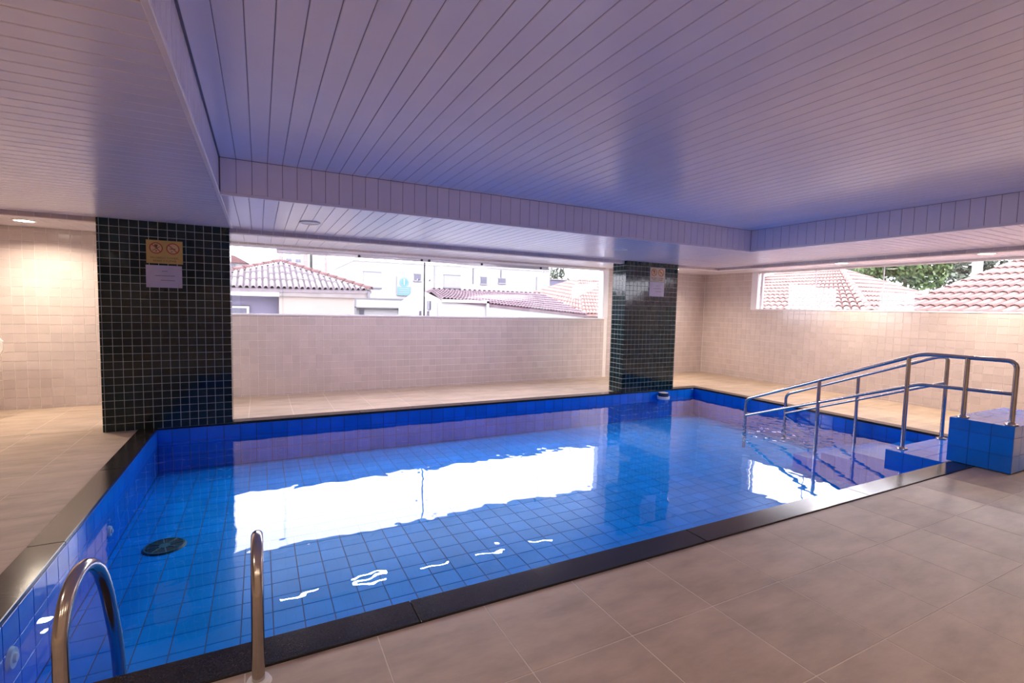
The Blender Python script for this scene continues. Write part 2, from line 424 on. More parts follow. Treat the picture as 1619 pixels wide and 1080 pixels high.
# slim corner trims along the fascia foot and the soffit joint
t_ = .022
for bx in ((RX0, RX1, RY1-.008, RY1+.02, HS-.004, HS+t_), (RX0-.02, RX0+.008, RY0, RY1, HS-.004, HS+t_),
           (RX1-.008, RX1+.02, RY0, RY1, HS-.004, HS+t_), (RX0-.022, RX0+.012, RY1+.02, BYF, HS-.005, HS+.012)):
    MB().bbox(*bx, b=.003).build('corner_trim', 'pvc_trim', ce)
# roof slab closing the building
MB().box(XL-.16, XW+.3, YN-.16, YB+.16, 3.2, 3.4).build('roof_slab', 'plaster', ce)

# ---- tiled beams at the corridor edge
def beam(name, label, box, O, U, us):
    o = struct(name, label)
    MB().box(*box).build('masonry', 'cream_grout', o)
    q = Pieces(o, 'tile', 'distant_tiles', 'cream_tile', gap=.0055); q.grid(O, U, Z_, us, [2.645, 2.76]); q.finish()
beam('trim_1', 'narrow tiled beam edge along the back corridor', (XL, BX+.14, BYF+.004, BYF+.14, 2.642, 3.0), (0, BYF+.004, 0), X_, cuts(XL, BX, .15, -.1))
beam('trim_2', 'narrow tiled beam edge along the right corridor', (BX+.004, BX+.14, YN, BYF, 2.642, 3.0), (BX+.004, 0, 0), nY, cuts(-BYF, -YN, .15, 0))

# ---- back window: frame, four panes, sliding rail
w1 = struct('window_1', 'long frameless sliding glass window above the beige wall')
yg = YB + .09
MB().bbox(WX0, WX1, YB-.015, f+.16, WZ0-.03, WZ0, b=.006).build('window_sill', 'white_frame', w1)
MB().box(WX0, WX1, YB+.01, f+.16, WZ1-.02, WZ1).build('window_head', 'white_frame', w1)
MB().bbox(WX1-.07, WX1+.1, YB-.01, f+.16, WZ0, WZ1, b=.006).build('window_jamb', 'white_frame', w1)
MB().bbox(WX0, WX0+.07, YB-.01, f+.16, WZ0, WZ1, b=.006).build('window_jamb', 'white_frame', w1)
gx = [WX0+.07, 1.62, 4.28, 7.15, WX1-.07]
for i in range(4):
    yy = yg + (.03 if i in (0, 3) else 0)
    p = MB().box(gx[i] - (.04 if i in (1,) else 0), gx[i+1] + (.04 if i == 2 else 0) - .006, yy, yy+.008, WZ0, WZ1-.02).build('pane', 'glass', w1)
r = MB().bbox(1.50, 7.28, yg-.035, yg-.005, 2.60, 2.665, b=.008).build('sliding_rail', 'aluminium', w1)
MB().bbox(1.50, 1.70, yg-.05, yg-.035, 2.595, 2.64, b=.005).build('rail_cap', 'aluminium', r)
MB().bbox(7.10, 7.28, yg-.05, yg-.035, 2.595, 2.64, b=.005).build('rail_cap', 'aluminium', r)
for x in (2.95, 4.20, 4.36, 5.55, 7.05): MB().cyl((x, yg-.052, 2.632), .026, .018, Y_, 14).build('roller', 'dark_plastic', r)
MB().box(4.262, 4.286, yg-.002, yg+.012, WZ0, 2.60).build('pane_edge', 'dark_plastic', w1)
for x in (4.16, 4.33): MB().bbox(x, x+.055, yg-.02, yg+.02, WZ0, WZ0+.10, b=.006).build('floor_latch', 'aluminium', w1)
for x in (4.14, 4.38): MB().cyl((x, yg-.02, 2.23), .022, .02, Y_, 12).build('pull_knob', 'aluminium', w1)

# ---- right window
w2 = struct('window_2', 'wide glass window in the right wall facing tiled roofs')
xg = XW + .09
MB().bbox(XW-.01, f2+.16, RY_B, RY_A, RZ0-.02, RZ0+.012, b=.006).build('window_sill', 'white_frame', w2)
MB().bbox(XW-.012, XW+.10, RY_A-.17, RY_A, RZ0, RZ1, b=.008).build('window_jamb', 'white_frame', w2)
MB().bbox(XW+.05, XW+.12, RY_A-.27, RY_A-.21, RZ0, RZ1, b=.008).build('window_jamb', 'white_frame', w2)
MB().box(XW, f2+.16, RY_B, RY_B+.1, RZ0, RZ1).build('window_jamb', 'white_frame', w2)
gy = [RY_A-.2, -.965, -2.333, -4.6, RY_B+.1]
for i in range(4): MB().box(xg, xg+.008, gy[i+1]+.004, gy[i]-.004, RZ0, RZ1).build('pane', 'glass', w2)
for y in (-.965, -2.333): MB().box(xg-.004, xg+.012, y-.008, y+.008, RZ0, RZ1).build('pane_edge', 'aluminium', w2)

# ================================================================== PILLARS
def pillar(x0, x1, ux0, label):
    d = .42
    t = thing('tiled_pillar', ((x0+x1)/2, d/2, 0), label, 'pillar', 'dark green tiled pillars at the far edge of the pool')
    MB().box(x0+.004, x1-.004, .004, d, 0, HS+.012).build('core', 'green_grout', t)
    q = Pieces(t, 'tile', 'small_tiles', 'green_tile', t=.004, gap=.0062, b=.0012, cap=300, tilt=.002)
    rows = cuts(0, HS, .1, 0)
    q.grid((0,.004,0), X_, Z_, cuts(x0, x1, .1, ux0), rows)
    q.grid((x0+.004,0,0), nY, Z_, cuts(-d, 0, .1, 0), rows, (None if x0 > 3 else (lambda c: True)))
    q.grid((x1-.004,0,0), Y_, Z_, cuts(0, d, .1, 0), rows, lambda c: True)
    q.finish()
    return t
pillar(-.565, .861, -.539, 'dark green mosaic pillar beside the black pool edge, left of the long window')
pillar(7.787, 9.207, 7.787, 'dark green mosaic pillar at the far pool corner, right of the long window')

# ---- notices on the pillars
def text_mesh(s, size, m_):
    c = bpy.data.curves.new('lettering', 'FONT'); c.body = s; c.size = size; c.align_x = 'CENTER'; c.extrude = .0006; c.resolution_u = 2
    o = bpy.data.objects.new('tmp', c); COL.objects.link(o)
    dg = bpy.context.evaluated_depsgraph_get(); dg.update()
    me = bpy.data.meshes.new_from_object(o.evaluated_get(dg)); bpy.data.objects.remove(o)
    me.materials.clear(); me.materials.append(MATS[m_]); me.name = 'lettering'
    return me
TXT = [text_mesh('PROIBIDO COMER,', .036, 'sign_ink'), text_mesh('BEBER E FUMAR', .036, 'sign_ink')]
def notice(x0, x1, z0, z1, face, label, group):
    y = -.004
    s = thing('warning_sign', ((x0+x1)/2, y, z0), label, 'sign', group)
    MB().bbox(x0, x1, y-.006, y, z0, z1, b=.001).build('plate', face, s)
    W, H = x1-x0, z1-z0
    for k, u in ((0, .27), (1, .73)):
        c = (x0+W*u, y-.006, z0+H*.66); R = W*.185
        d = MB().cyl(c, R*.86, .0008, nY, 28).build('pictogram', 'sign_disc', s)
        MB().ring(c, R, R*.83, .0022, nY, 32).build('red_ring', 'sign_red', d)
        a = math.radians(45)
        bar = MB(); n = Vector((math.cos(a), 0, -math.sin(a))); q = Vector((math.sin(a), 0, math.cos(a)))
        vs = []
        for yy in (-.0008, -.0022):
            for (i, j) in ((-1,-1), (1,-1), (1,1), (-1,1)): vs.append(Vector(c) + n*R*.85*i + q*R*.075*j + Vector((0, yy, 0)))
        bar.add(vs, [(0,1,2,3), (7,6,5,4), (0,1,5,4), (1,2,6,5), (2,3,7,6), (3,0,4,7)]).build('red_bar', 'sign_red', d)
        ink = MB(); cx, cz = c[0], c[2]
        yy0, yy1 = c[1]-.0016, c[1]-.0008
        if k == 0:   # cup with crossed cutlery
            ink.prism([(cx-R*.28, cz+R*.62), (cx+R*.28, cz+R*.62), (cx+R*.12, cz+R*.02), (cx-R*.12, cz+R*.02)], yy0, yy1)
            ink.prism([(cx-R*.55, cz-R*.42), (cx-R*.48, cz-R*.5), (cx+R*.58, cz+R*.22), (cx+R*.52, cz+R*.3)], yy0, yy1)
            ink.prism([(cx-R*.15, cz-R*.62), (cx+R*.15, cz-R*.62), (cx+R*.06, cz-R*.38), (cx-R*.06, cz-R*.38)], yy0, yy1)
        else:        # cigarette
            ink.prism([(cx-R*.5, cz-R*.10), (cx+R*.4, cz-R*.10), (cx+R*.4, cz+R*.04), (cx-R*.5, cz+R*.04)], yy0, yy1)
            ink.prism([(cx-R*.28, cz-R*.62), (cx-R*.08, cz-R*.62), (cx-R*.12, cz-R*.45), (cx-R*.26, cz-R*.48)], yy0, yy1)
        ink.build('symbol', 'sign_ink', d)
    for me, zz in ((TXT[0], .205), (TXT[1], .075)):
        link('lettering', me, s, Matrix.Translation(((x0+x1)/2, y-.0066, z0+H*zz)) @ Matrix.Rotation(math.radians(90), 4, 'X') @ Matrix.Scale(W/.39, 4))
def paper(x0, x1, z0, z1, label, group):
    y = -.004
    s = thing('paper_notice', ((x0+x1)/2, y, z0), label, 'notice', group)
    me = MB(); nx, nz = 8, 6
    vs = []
    for d in (0, -.0015):
        for j in range(nz+1):
            for i in range(nx+1):
                vs.append((x0+(x1-x0)*i/nx, y-.002+d-.002*math.sin(i*1.7+j*2.3)*(0 < i < nx), z0+(z1-z0)*j/nz))
    N = (nx+1)*(nz+1); fs = []
    for j in range(nz):
        for i in range(nx):
            a = j*(nx+1)+i; fs += [(a, a+1, a+nx+2, a+nx+1), (N+a+nx+1, N+a+nx+2, N+a+1, N+a)]
    me.add(vs, fs, True).build('sheet', 'paper', s)
    W, H = x1-x0, z1-z0
    for u0, u1, v in ((.44, .60, .74), (.25, .80, .535), (.40, .80, .33)):
        MB().box(x0+W*u0, x0+W*u1, y-.0066, y-.0058, z0+H*v-.005, z0+H*v+.005).build('text_line', 'paper_ink', s)
notice(-.066, .325, 2.165, 2.462, 'sign_yellow', 'yellow no eating and no smoking sign on the pillar left of the window', 'yellow pool rule signs')
paper(-.075, .313, 1.855, 2.142, 'white paper notice under the yellow sign on the left pillar', 'paper notices on the pillars')
notice(8.408, 8.827, 2.308, 2.594, 'sign_faded', 'faded yellow no eating and no smoking sign on the far right pillar', 'yellow pool rule signs')
paper(8.408, 8.817, 2.005, 2.300, 'glossy paper notice under the faded sign on the far right pillar', 'paper notices on the pillars')

# ================================================================== SWIMMING POOL
po = thing('swimming_pool', (PX1/2, PY0/2, BOT), 'rectangular blue tiled indoor pool with black granite edge', 'pool')
def pwall(name, box, O, U, V, us, vs, m_='blue_tile', label=None, cap=300, hide=None):
    p = MB().box(*box).build(name, 'blue_grout', po, label)
    q = Pieces(p, 'tile', 'distant_tiles', m_, t=.004, gap=.007, b=.0012, cap=cap); q.grid(O, U, V, us, vs, hide); q.finish(); return p
T_ = -.022
rows = [BOT, -.4, -.2, T_]
pwall('pool_wall', (-CW, PX1+CW, .004, CW, BOT-.1, T_), (0,.004,0), X_, Z_, cuts(0, PX1, .2, .155), rows)
pwall('pool_wall', (-CW, -.004, PY0-CW, .004, BOT-.1, T_), (-.004,0,0), Y_, Z_, cuts(PY0, 0, .2, 0), rows)
pwall('pool_wall', (PX1+.004, PX1+CW, PY0-CW, .004, BOT-.1, T_), (PX1+.004,0,0), nY, Z_, cuts(0, -PY0, .2, 0), rows)
pwall('pool_wall', (-.004, PX1+.004, PY0-CW, PY0-.004, BOT-.1, T_), (0,PY0-.004,0), nX, Z_, cuts(-PX1, 0, .2, 0), rows)
pwall('pool_floor', (-.004, PX1+.004, PY0-.004, .004, BOT-.1, BOT-.004), (0,0,BOT-.004), X_, Y_, cuts(0, PX1, .2045, .255), cuts(PY0, 0, .2045, -4.09), 'submerged_tile')
# in-pool landing and steps down along the right side
LX0, LY1 = 8.34, -4.50
def stepblock(name, x0, x1, y0, y1, z1):
    p = MB().box(x0+.004, x1, y0, y1-.004, BOT, z1-.004).build(name, 'blue_grout', po)
    q = Pieces(p, 'tile', 'small_tiles', 'blue_tile', t=.004, gap=.004, b=.0012)
    q.grid((0,0,z1-.004), X_, Y_, cuts(x0, x1, .2, x0), cuts(y0, y1, .2, y1))
    q.grid((x0+.004,0,0), nY, Z_, cuts(-y1, -y0, .2, -y1), cuts(BOT, z1, .2, z1))
    q.grid((0,y1-.004,0), nX, Z_, cuts(-x1, -x0, .2, -x1), cuts(BOT, z1, .2, z1))
    q.finish()
stepblock('landing', LX0, PX1, PY0, LY1, -.004)
stepblock('step', LX0, PX1, LY1, LY1+.40, -.15)
stepblock('step', LX0, PX1, LY1+.40, LY1+.80, -.27)
stepblock('step', LX0, PX1, LY1+.80, LY1+1.20, -.40)
# black granite coping, slab by slab
def slab(x0, x1, y0, y1): MB().bbox(x0+.0015, x1-.0015, y0+.0015, y1-.0015, T_, .010, b=.004).build('coping_slab', 'granite', po)
for a, e in ((-CW, 1.962), (1.962, 4.13), (4.13, 6.30), (6.30, 8.437)): slab(a, e, PY0-CW-.007, PY0)
slab(9.93, PX1+CW, PY0-CW-.007, PY0)
for a, e in ((PY0, -3.45), (-3.45, -1.75), (-1.75, 0)): slab(-CW, 0, a, e)
for a, e in ((.861, 2.6), (2.6, 4.33), (4.33, 6.06), (6.06, 7.787)): slab(a, e, 0, CW)
slab(9.207, PX1+CW, 0, CW)
for a, e in ((PY0, -3.4), (-3.4, -1.7), (-1.7, 0)): slab(PX1, PX1+CW, a, e)
# floor drain
dr = MB().cyl((.402, -2.39, BOT), .175, .012, n=36, r2=.160).build('drain_cover', 'drain_plastic', po, 'round dark green floor drain grate')
for k in range(8):
    a = k*math.pi/4+.2
    p0 = Vector((.402+.045*math.cos(a), -2.39+.045*math.sin(a), BOT+.013)); p1 = Vector((.402+.15*math.cos(a), -2.39+.15*math.sin(a), BOT+.013))
    MB().tube([p0, p1], .006, 6).build('rib', 'drain_rib', dr)
MB().ring((.402, -2.39, BOT+.010), .160, .148, .006, n=36).build('rim', 'drain_rib', dr)
MB().cyl((.402, -2.39, BOT+.010), .048, .006, n=20).build('hub', 'drain_rib', dr)
# return nozzles in the left wall
for y, z, r in ((-2.396, -.37, .050), (-4.327, -.25, .062)):
    n_ = MB().cyl((0, y, z), r, .018, X_, 24, r2=r*.85).build('wall_nozzle', 'nozzle', po, 'round pale fitting in the pool wall')
    MB().cyl((.018, y, z), r*.45, .012, X_, 18, r2=r*.35).build('nozzle_cap', 'nozzle', n_)

# ---- water
wt = MB(); nx, ny = 48, 26
vs = [(PX1*i/nx, PY0*(1-j/ny), WATER) for j in range(ny+1) for i in range(nx+1)]
wt.add(vs, [(j*(nx+1)+i, j*(nx+1)+i+1, (j+1)*(nx+1)+i+1, (j+1)*(nx+1)+i) for j in range(ny) for i in range(nx)], True)
wo = wt.build('pool_water', 'water')
if wo.data.polygons[0].normal.z < 0: wo.data.flip_normals()
tag(wo, 'clear calm water filling the blue pool', 'water', None, 'stuff')

# ---- chlorine float by the far wall
fo = thing('pool_float', (8.80, -.14, WATER-.03), 'small round white and navy float beside the far pool wall', 'float')
MB().cyl((8.80, -.14, WATER-.02), .125, .05, n=28, r2=.13).build('collar', 'white_plastic', fo)
MB().cyl((8.80, -.14, WATER+.03), .105, .075, n=28, r2=.098).build('drum', 'navy_plastic', fo)
MB().cyl((8.80, -.14, WATER+.105), .098, .012, n=28, r2=.05).build('cap', 'white_plastic', fo)

# ---- tiled entry block on the deck
bl = thing('entry_platform', (9.18, -5.37, 0), 'raised blue tiled platform on the deck at the head of the pool steps', 'platform')
x0, x1, y0, y1, z1 = 8.44, 9.92, -5.65, -5.085, .53
co_ = MB().box(x0+.004, x1-.004, y0+.004, y1-.004, T_ if False else .012, z1-.004).build('core', 'blue_grout', bl)
q = Pieces(bl, 'tile', 'small_tiles', 'blue_tile', t=.004, gap=.004, b=.0012)
zr = [.012, .20, .40, z1]
q.grid((x0+.004,0,0), nY, Z_, cuts(-y1, -y0, .1884, -y1), zr); q.grid((0,y0+.004,0), X_, Z_, cuts(x0, x1, .2, x0), zr)
q.grid((x1-.004,0,0), Y_, Z_, cuts(y0, y1, .1884, y0), zr); q.grid((0,y1-.004,0), nX, Z_, cuts(-x1, -x0, .2, -x1), zr)
q.grid((0,0,z1-.004), X_, Y_, cuts(x0, x1, .2, x0), cuts(y0, y1, .1884, y0)); q.finish()

# ---- stair handrails
RR = .0245
def flange(p, par):
    MB().cyl(p, .062, .012, n=24, r2=.058).build('base_flange', 'steel', par)
    MB().cyl((p[0], p[1], p[2]+.012), .040, .016, n=20, r2=.028).build('flange_collar', 'steel', par)
hr = thing('stair_handrail', (8.56, -3.9, BOT), 'long steel handrail with two bars beside the steps, turning onto the blue platform', 'handrail', 'steel handrails of the pool steps')
X = 8.56
MB().tube(arc([(X,-2.29,BOT), (X,-2.29,.236), (X,-4.718,1.235), (X,-5.585,1.235), (X,-5.585,.53)], 8, .09), RR).build('top_rail', 'steel', hr)
MB().tube(arc([(X,-2.29,-.046), (X,-4.718,.853), (X,-5.585,.873)], 6, .06), RR*.86).build('mid_rail', 'steel', hr)
for y, z0_, z1_ in ((-3.49, BOT, .728), (-4.585, -.004, 1.178), (-5.165, .53, 1.235)): MB().tube([(X,y,z0_), (X,y,z1_)], RR).build('post', 'steel', hr)
for y, z in ((-4.585, -.002), (-5.165, .532), (-5.585, .532)): flange((X, y, z), hr)
hr = thing('stair_handrail', (9.70, -3.4, BOT), 'shorter steel handrail with two bars along the pool side of the steps', 'handrail', 'steel handrails of the pool steps')
X = 9.70
MB().tube(arc([(X,-2.25,BOT), (X,-2.25,.243), (X,-4.42,1.135), (X,-4.545,1.150), (X,-4.545,-.004)], 8, .09), RR).build('top_rail', 'steel', hr)
MB().tube([(X,-2.25,-.11), (X,-4.545,.79)], RR*.86).build('mid_rail', 'steel', hr)
MB().tube([(X,-3.43,BOT), (X,-3.43,.725)], RR).build('post', 'steel', hr)
flange((X, -4.545, -.002), hr)

# ---- pool ladder: two hoops
ld = thing('pool_ladder', (.88, -5.42, 0), 'curved steel pool ladder rails at the near black edge', 'ladder')
for X, XB in ((.528, .598), (1.192, 1.192)):
    prof = [(-5.43,0), (-5.43,.33), (-5.415,.44), (-5.365,.535), (-5.29,.583), (-5.205,.578), (-5.125,.52), (-5.065,.42), (-5.015,.27), (-4.955,.02), (-4.94,-.25), (-4.94,-.52)]
    path = [(X+(XB-X)*(y_+5.43)/.49, y_, z_) for y_, z_ in prof]
    pts = []
    V_ = [Vector(p) for p in path]
    for i in range(len(V_)-1):      # Catmull-Rom smoothing
        p0, p1, p2, p3 = V_[max(i-1,0)], V_[i], V_[i+1], V_[min(i+2, len(V_)-1)]
        for k in range(5):
            t = k/5; pts.append(.5*((2*p1) + (-p0+p2)*t + (2*p0-5*p1+4*p2-p3)*t*t + (-p0+3*p1-3*p2+p3)*t**3))
    pts.append(V_[-1])
    r = MB().tube(pts, .0265, 18).build('side_rail', 'steel', ld)
    MB().cyl((X,-5.43,.0), .055, .018, n=24, r2=.045).build('base_cap', 'white_plastic', r)
    MB().cyl((XB,-4.94,-.52), .026, .03, n=16).build('foot_cap', 'white_plastic', r)
for z in (-.28, -.46):
    MB().bbox(.598, 1.192, -4.98, -4.90, z-.015, z+.015, b=.006).build('tread', 'steel', ld)

# ================================================================== LAMPS
def disc_mesh(nm, m_, f_):
    return f_(MB()).mesh(nm, m_)
RIM = MB().ring((0,0,-.012), .125, .105, .012).mesh('rim', 'white_plastic')
GLOW = MB().cyl((0,0,-.008), .105, .008, n=28).mesh('diffuser', 'lamp_glow')
DULL = MB().cyl((0,0,-.008), .105, .008, n=28).mesh('diffuser', 'white_plastic')
def downlight(x, y, z, label, group, power=0, color=(1, .82, .64)):
    M = Matrix.Translation((x, y, z))
    t = thing('ceiling_downlight', (x, y, z), label, 'lamp', group)
    link('rim', RIM, t, M); link('diffuser', GLOW if power else DULL, t, M)
    if power:
        l = bpy.data.lights.new('lamp_light', 'AREA'); l.shape = 'DISK'; l.size = .19; l.energy = power; l.color = color; l.spread = math.radians(150)
        lo = bpy.data.objects.new('lamp_light', l); COL.objects.link(lo); WORLD[lo.name] = Matrix.Identity(4)
        setp(lo, t); lo.matrix_basis = Matrix.Translation((x, y, z-.016))
G1 = 'lit downlights of the corridor ceiling'
LP = 40
downlight(-1.62, 1.28, HK, 'lit round downlight above the beige wall at the left edge', G1, LP)
downlight(-3.7, 1.28, HK, 'lit round downlight beyond the left edge', G1, LP)
downlight(10.25, 1.15, HK, 'lit round downlight just right of the far pillar', G1, LP)
downlight(11.55, -2.02, HK, 'lit round downlight above the right window, nearer the far corner', G1, LP)
downlight(11.55, -4.22, HK, 'lit round downlight above the right window, nearest the right edge', G1, LP)
downlight(11.55, -6.4, HK, 'lit round downlight of the right corridor outside the frame', G1, LP)
G2 = 'added unseen downlights of the near soffit'  # added out of view to supply the warm light on the near deck
for x, w_ in ((-2.2, 'first'), (.2, 'second'), (2.8, 'third'), (5.4, 'fourth')): downlight(x, -9.5, HS, w_ + ' added lit downlight from the left in the soffit behind the viewpoint', G2, 25, (1, .74, .50))
downlight(-1.8, -6.6, HS, 'added lit round downlight in the left soffit outside the frame', G2, 26)
G3 = 'switched off discs in the soffit over the pool'
downlight(1.785, -1.117, HS, 'switched off flat disc in the white soffit near the left pillar', G3)
downlight(6.494, -1.348, HS, 'switched off flat disc in the white soffit near the far right pillar', G3)
for k, (x, y) in enumerate(((1.74,.42), (2.83,.42), (3.97,.42), (5.08,.42), (6.2,.42))):
    t = thing('strip_lamp', (x, y, HK), ('first', 'second', 'third', 'fourth', 'fifth')[k] + ' slim strip lamp from the left pillar, behind the back corridor beam', 'lamp', 'strip lamps behind the beam')
    MB().bbox(x-.30, x+.30, y-.03, y+.03, HK-.02, HK, b=.004).build('housing', 'white_plastic', t)
    MB().box(x-.28, x+.28, y-.02, y+.02, HK-.024, HK-.02).build('tube', 'strip_glow', t)

# ---- white plastic chair at the left edge
ch = thing('plastic_chair', (-2.45, 1.62, 0), 'white plastic chair against the beige wall, cut by the left edge', 'chair')
def shield(cx):
    return [(cx-.24,.42), (cx-.27,.70), (cx-.36,.92), (cx-.365,1.05), (cx-.30,1.13), (cx-.15,1.18), (cx+.15,1.18), (cx+.30,1.13), (cx+.365,1.05), (cx+.36,.92), (cx+.27,.70), (cx+.24,.42)]
MB().prism(shield(-2.45), 1.83, 1.87, 'y').build('backrest', 'white_plastic', ch)
MB().bbox(-2.70, -2.20, 1.40, 1.87, .40, .44, b=.012).build('seat', 'white_plastic', ch)
for sx in (-1, 1):
    for yy in (1.44, 1.83): MB().tube([(-2.45+sx*.22, yy, .41), (-2.45+sx*.25, yy+(.03 if yy > 1.6 else -.03), 0)], [.026, .02], 10).build('leg', 'white_plastic', ch)

# ================================================================== OUTSIDE
gr = MB().box(-60, 160, 2.6, 200, -4.2, -4.0).box(12.9, 160, -60, 2.6, -4.2, -4.0).build('street_ground', 'street'); tag(gr, 'grey street ground far below the windows', None, None, 'structure')
def part(par, name, m_, *boxes):
    b_ = MB()
    for bx in boxes: b_.box(*bx)
    return b_.build(name, m_, par)
def barrel_column(p0, p1, r, across, n=6):
    """half-round tile lying along p0->p1, width direction across"""
    p0, p1, a = Vector(p0), Vector(p1), Vector(across).normalized(); d = (p1-p0).normalized(); up_ = d.cross(a)
    if up_.z < 0: up_ = -up_
    vs = []
    for p, k in ((p0, 1.0), (p1, .9)):
        for i in range(n+1):
            t = math.pi*i/n; vs.append(p + a*r*k*math.cos(t) + up_*r*k*math.sin(t))
        for i in range(n+1):
            t = math.pi*i/n; vs.append(p + a*(r*k-.012)*math.cos(t) + up_*(r*k-.012)*math.sin(t))
    m1 = n+1; fs = []
    for i in range(n): fs += [(i, i+1, 2*m1+i+1, 2*m1+i), (m1+i+1, m1+i, 3*m1+i, 3*m1+i+1), (i+1, i, m1+i, m1+i+1), (2*m1+i, 2*m1+i+1, 3*m1+i+1, 3*m1+i)]
    return MB().add(vs, fs, True)

# house with the pale barrel-tiled hip roof
h1 = thing('hip_roof_house', (1.9, 11.5, -4), 'low house with pale barrel tiles and reddish hip caps outside the long window', 'house')
AP = Vector((1.90, 11.7, 3.14)); EL = Vector((-1.25, 9.0, 2.08)); ER = Vector((4.55, 9.0, 2.16)); BL, BR = Vector((-1.25, 14.4, 2.08)), Vector((4.55, 14.4, 2.16))
dn = Vector((0, 0, -.10))
MB().add([EL, ER, BR, BL, AP, EL+dn, ER+dn, BR+dn, BL+dn], [(0,1,4), (1,2,4), (2,3,4), (3,0,4), (8,7,6,5), (0,5,6,1), (1,6,7,2), (2,7,8,3), (3,8,5,0)]).build('roof_deck', 'roof_pale', h1)
nc = 34
for i in range(nc):
    x = EL.x + (i+.5)*(ER.x-EL.x)/nc
    # the front slope at this x: from the eave to the hip line
    t = (x-EL.x)/(AP.x-EL.x) if x < AP.x else (ER.x-x)/(ER.x-AP.x)
    z_e = EL.z + (ER.z-EL.z)*(x-EL.x)/(ER.x-EL.x)
    p0 = Vector((x, 8.93, z_e+.0)); p1 = Vector((x, 9.0+(AP.y-9.0)*t, z_e+(AP.z-z_e)*t))
    L = (p1-p0).length; k = max(1, round(L/.75))
    for j in range(k):
        a = p0.lerp(p1, j/k); e = p0.lerp(p1, (j+1)/k + (.04 if j < k-1 else 0))
        if (e-a).length > .05: barrel_column(a + Vector((0,0,.02)), e+Vector((0,0,.008)), .068, X_).build('roof_tile', 'roof_pale', h1)
for A, B_ in ((EL, AP), (ER, AP)):
    k = 11
    for j in range(k):
        a = A.lerp(B_, j/k); e = A.lerp(B_, (j+1.12)/k)
        ac = (B_-A).cross(Vector((0,0,1)))
        barrel_column(a+Vector((0,0,.04)), e+Vector((0,0,.03)), .10, ac).build('hip_cap', 'roof_cap', h1)
part(h1, 'fascia', 'ext_white', (-1.2, 1.76, 9.02, 9.12, 1.88, 2.09))
part(h1, 'stained_band', 'ext_band', (1.76, 4.45, 9.03, 9.14, 1.90, 2.12))
part(h1, 'wall', 'ext_grey', (-1.0, 1.78, 9.55, 14.2, -4, 2.05))
part(h1, 'wall', 'ext_cream', (1.76, 4.02, 9.12, 14.2, -4, 1.95))
wn = part(h1, 'window_frame', 'ext_white', (-.2, .93, 9.47, 9.55, 1.50, 1.56), (.86, .93, 9.47, 9.55, .6, 1.50), (-.2, -.13, 9.47, 9.55, .6, 1.5))
part(wn, 'pane', 'ext_window', (-.13, .86, 9.50, 9.54, .6, 1.50))
part(h1, 'eave_spout', 'ext_line', (4.42, 4.50, 8.95, 9.05, 1.92, 2.12))

# far little house on the left
h2 = thing('small_house', (-1, 41, -4), 'tiny distant house with red roof at the left end of the window view', 'house')
part(h2, 'wall', 'ext_white', (-3.5, .2, 40, 44, -4, 5.0))
MB().prism([(-3.8, 4.95), (.5, 4.95), (-.6, 5.55), (-1.6, 5.6)], 39.6, 44.4).build('roof', 'roof_cap', h2)
part(h2, 'window', 'ext_window', (-.95, -.55, 39.93, 40.02, 4.55, 4.85)); part(h2, 'downpipe', 'ext_line', (.2, .35, 39.8, 39.95, 3, 4.95))
part(h2, 'low_roof', 'roof_cap', (-3.5, .1, 38.8, 40, 3.9, 4.15))
# distant towers
t1 = thing('apartment_tower', (8, 124, -4), 'distant pink and white apartment tower with dark windows', 'building')
part(t1, 'wall', 'ext_white', (4.9, 11.6, 120, 130, -4, 22)); part(t1, 'pink_strip', 'ext_pink', (5.3, 6.2, 119.8, 120, -4, 22)); part(t1, 'pink_strip', 'ext_pink', (10.7, 11.65, 119.8, 120, -4, 22))
for z in (5.5, 8.6, 11.2, 13.1, 15.6, 18):
    for x in (6.9, 8.95): 
        wn = part(t1, 'window_frame', 'ext_white', (x-.1, x+1.25, 119.88, 120, z-.1, z+1.15)); part(wn, 'pane', 'ext_window', (x, x+.55, 119.8, 119.9, z+.12, z+.9), (x+.62, x+1.15, 119.8, 119.9, z+.12, z+.9))
t2 = thing('apartment_tower', (14.3, 124, -4), 'distant white tower with rows of thin balcony lines, right of the pink one', 'building')
part(t2, 'wall', 'ext_white', (12.7, 16.0, 120, 128, -4, 19)); part(t2, 'pink_strip', 'ext_pink', (15.6, 16.05, 119.8, 120, -4, 19))
for z in (6, 7.3, 8.6, 9.9, 11.2, 12.5, 13.8): part(t2, 'balcony_line', 'ext_shutter', (13.1, 14.1, 119.85, 120, z, z+.35)); part(t2, 'balcony_line', 'ext_shutter', (14.4, 15.4, 119.85, 120, z, z+.35))
# big white commercial building
wbd = thing('white_building', (12, 26, -4), 'large white rendered building with a blue banner across from the long window', 'building')
MB().prism([(5.1, -4), (5.1, 3.72), (6.1, 4.26), (19.5, 4.36), (19.5, -4)], 22, 30).build('wall', 'ext_white', wbd)
MB().prism([(5.0, 3.70), (6.08, 4.28), (19.6, 4.38), (19.6, 4.44), (6.06, 4.35), (5.0, 3.77)], 21.85, 22.1).build('roof_edge', 'ext_shutter', wbd)
def wwin(x0, x1, z0, z1, m_='ext_window', fr='ext_shutter'):
    wn = part(wbd, 'window_frame', fr, (x0-.04, x1+.04, 21.94, 22.0, z1, z1+.05), (x0-.05, x1+.05, 21.9, 22.0, z0-.06, z0))
    part(wn, 'shutter' if m_ != 'ext_window' else 'pane', m_, (x0, x1, 21.95, 22.0, z0, z1))
wwin(6.68, 7.68, 2.72, 3.61, 'ext_shutter', 'ext_line'); wwin(9.72, 10.12, 3.25, 3.65); wwin(11.64, 12.72, 2.9, 3.67, 'ext_shutter', 'ext_line')
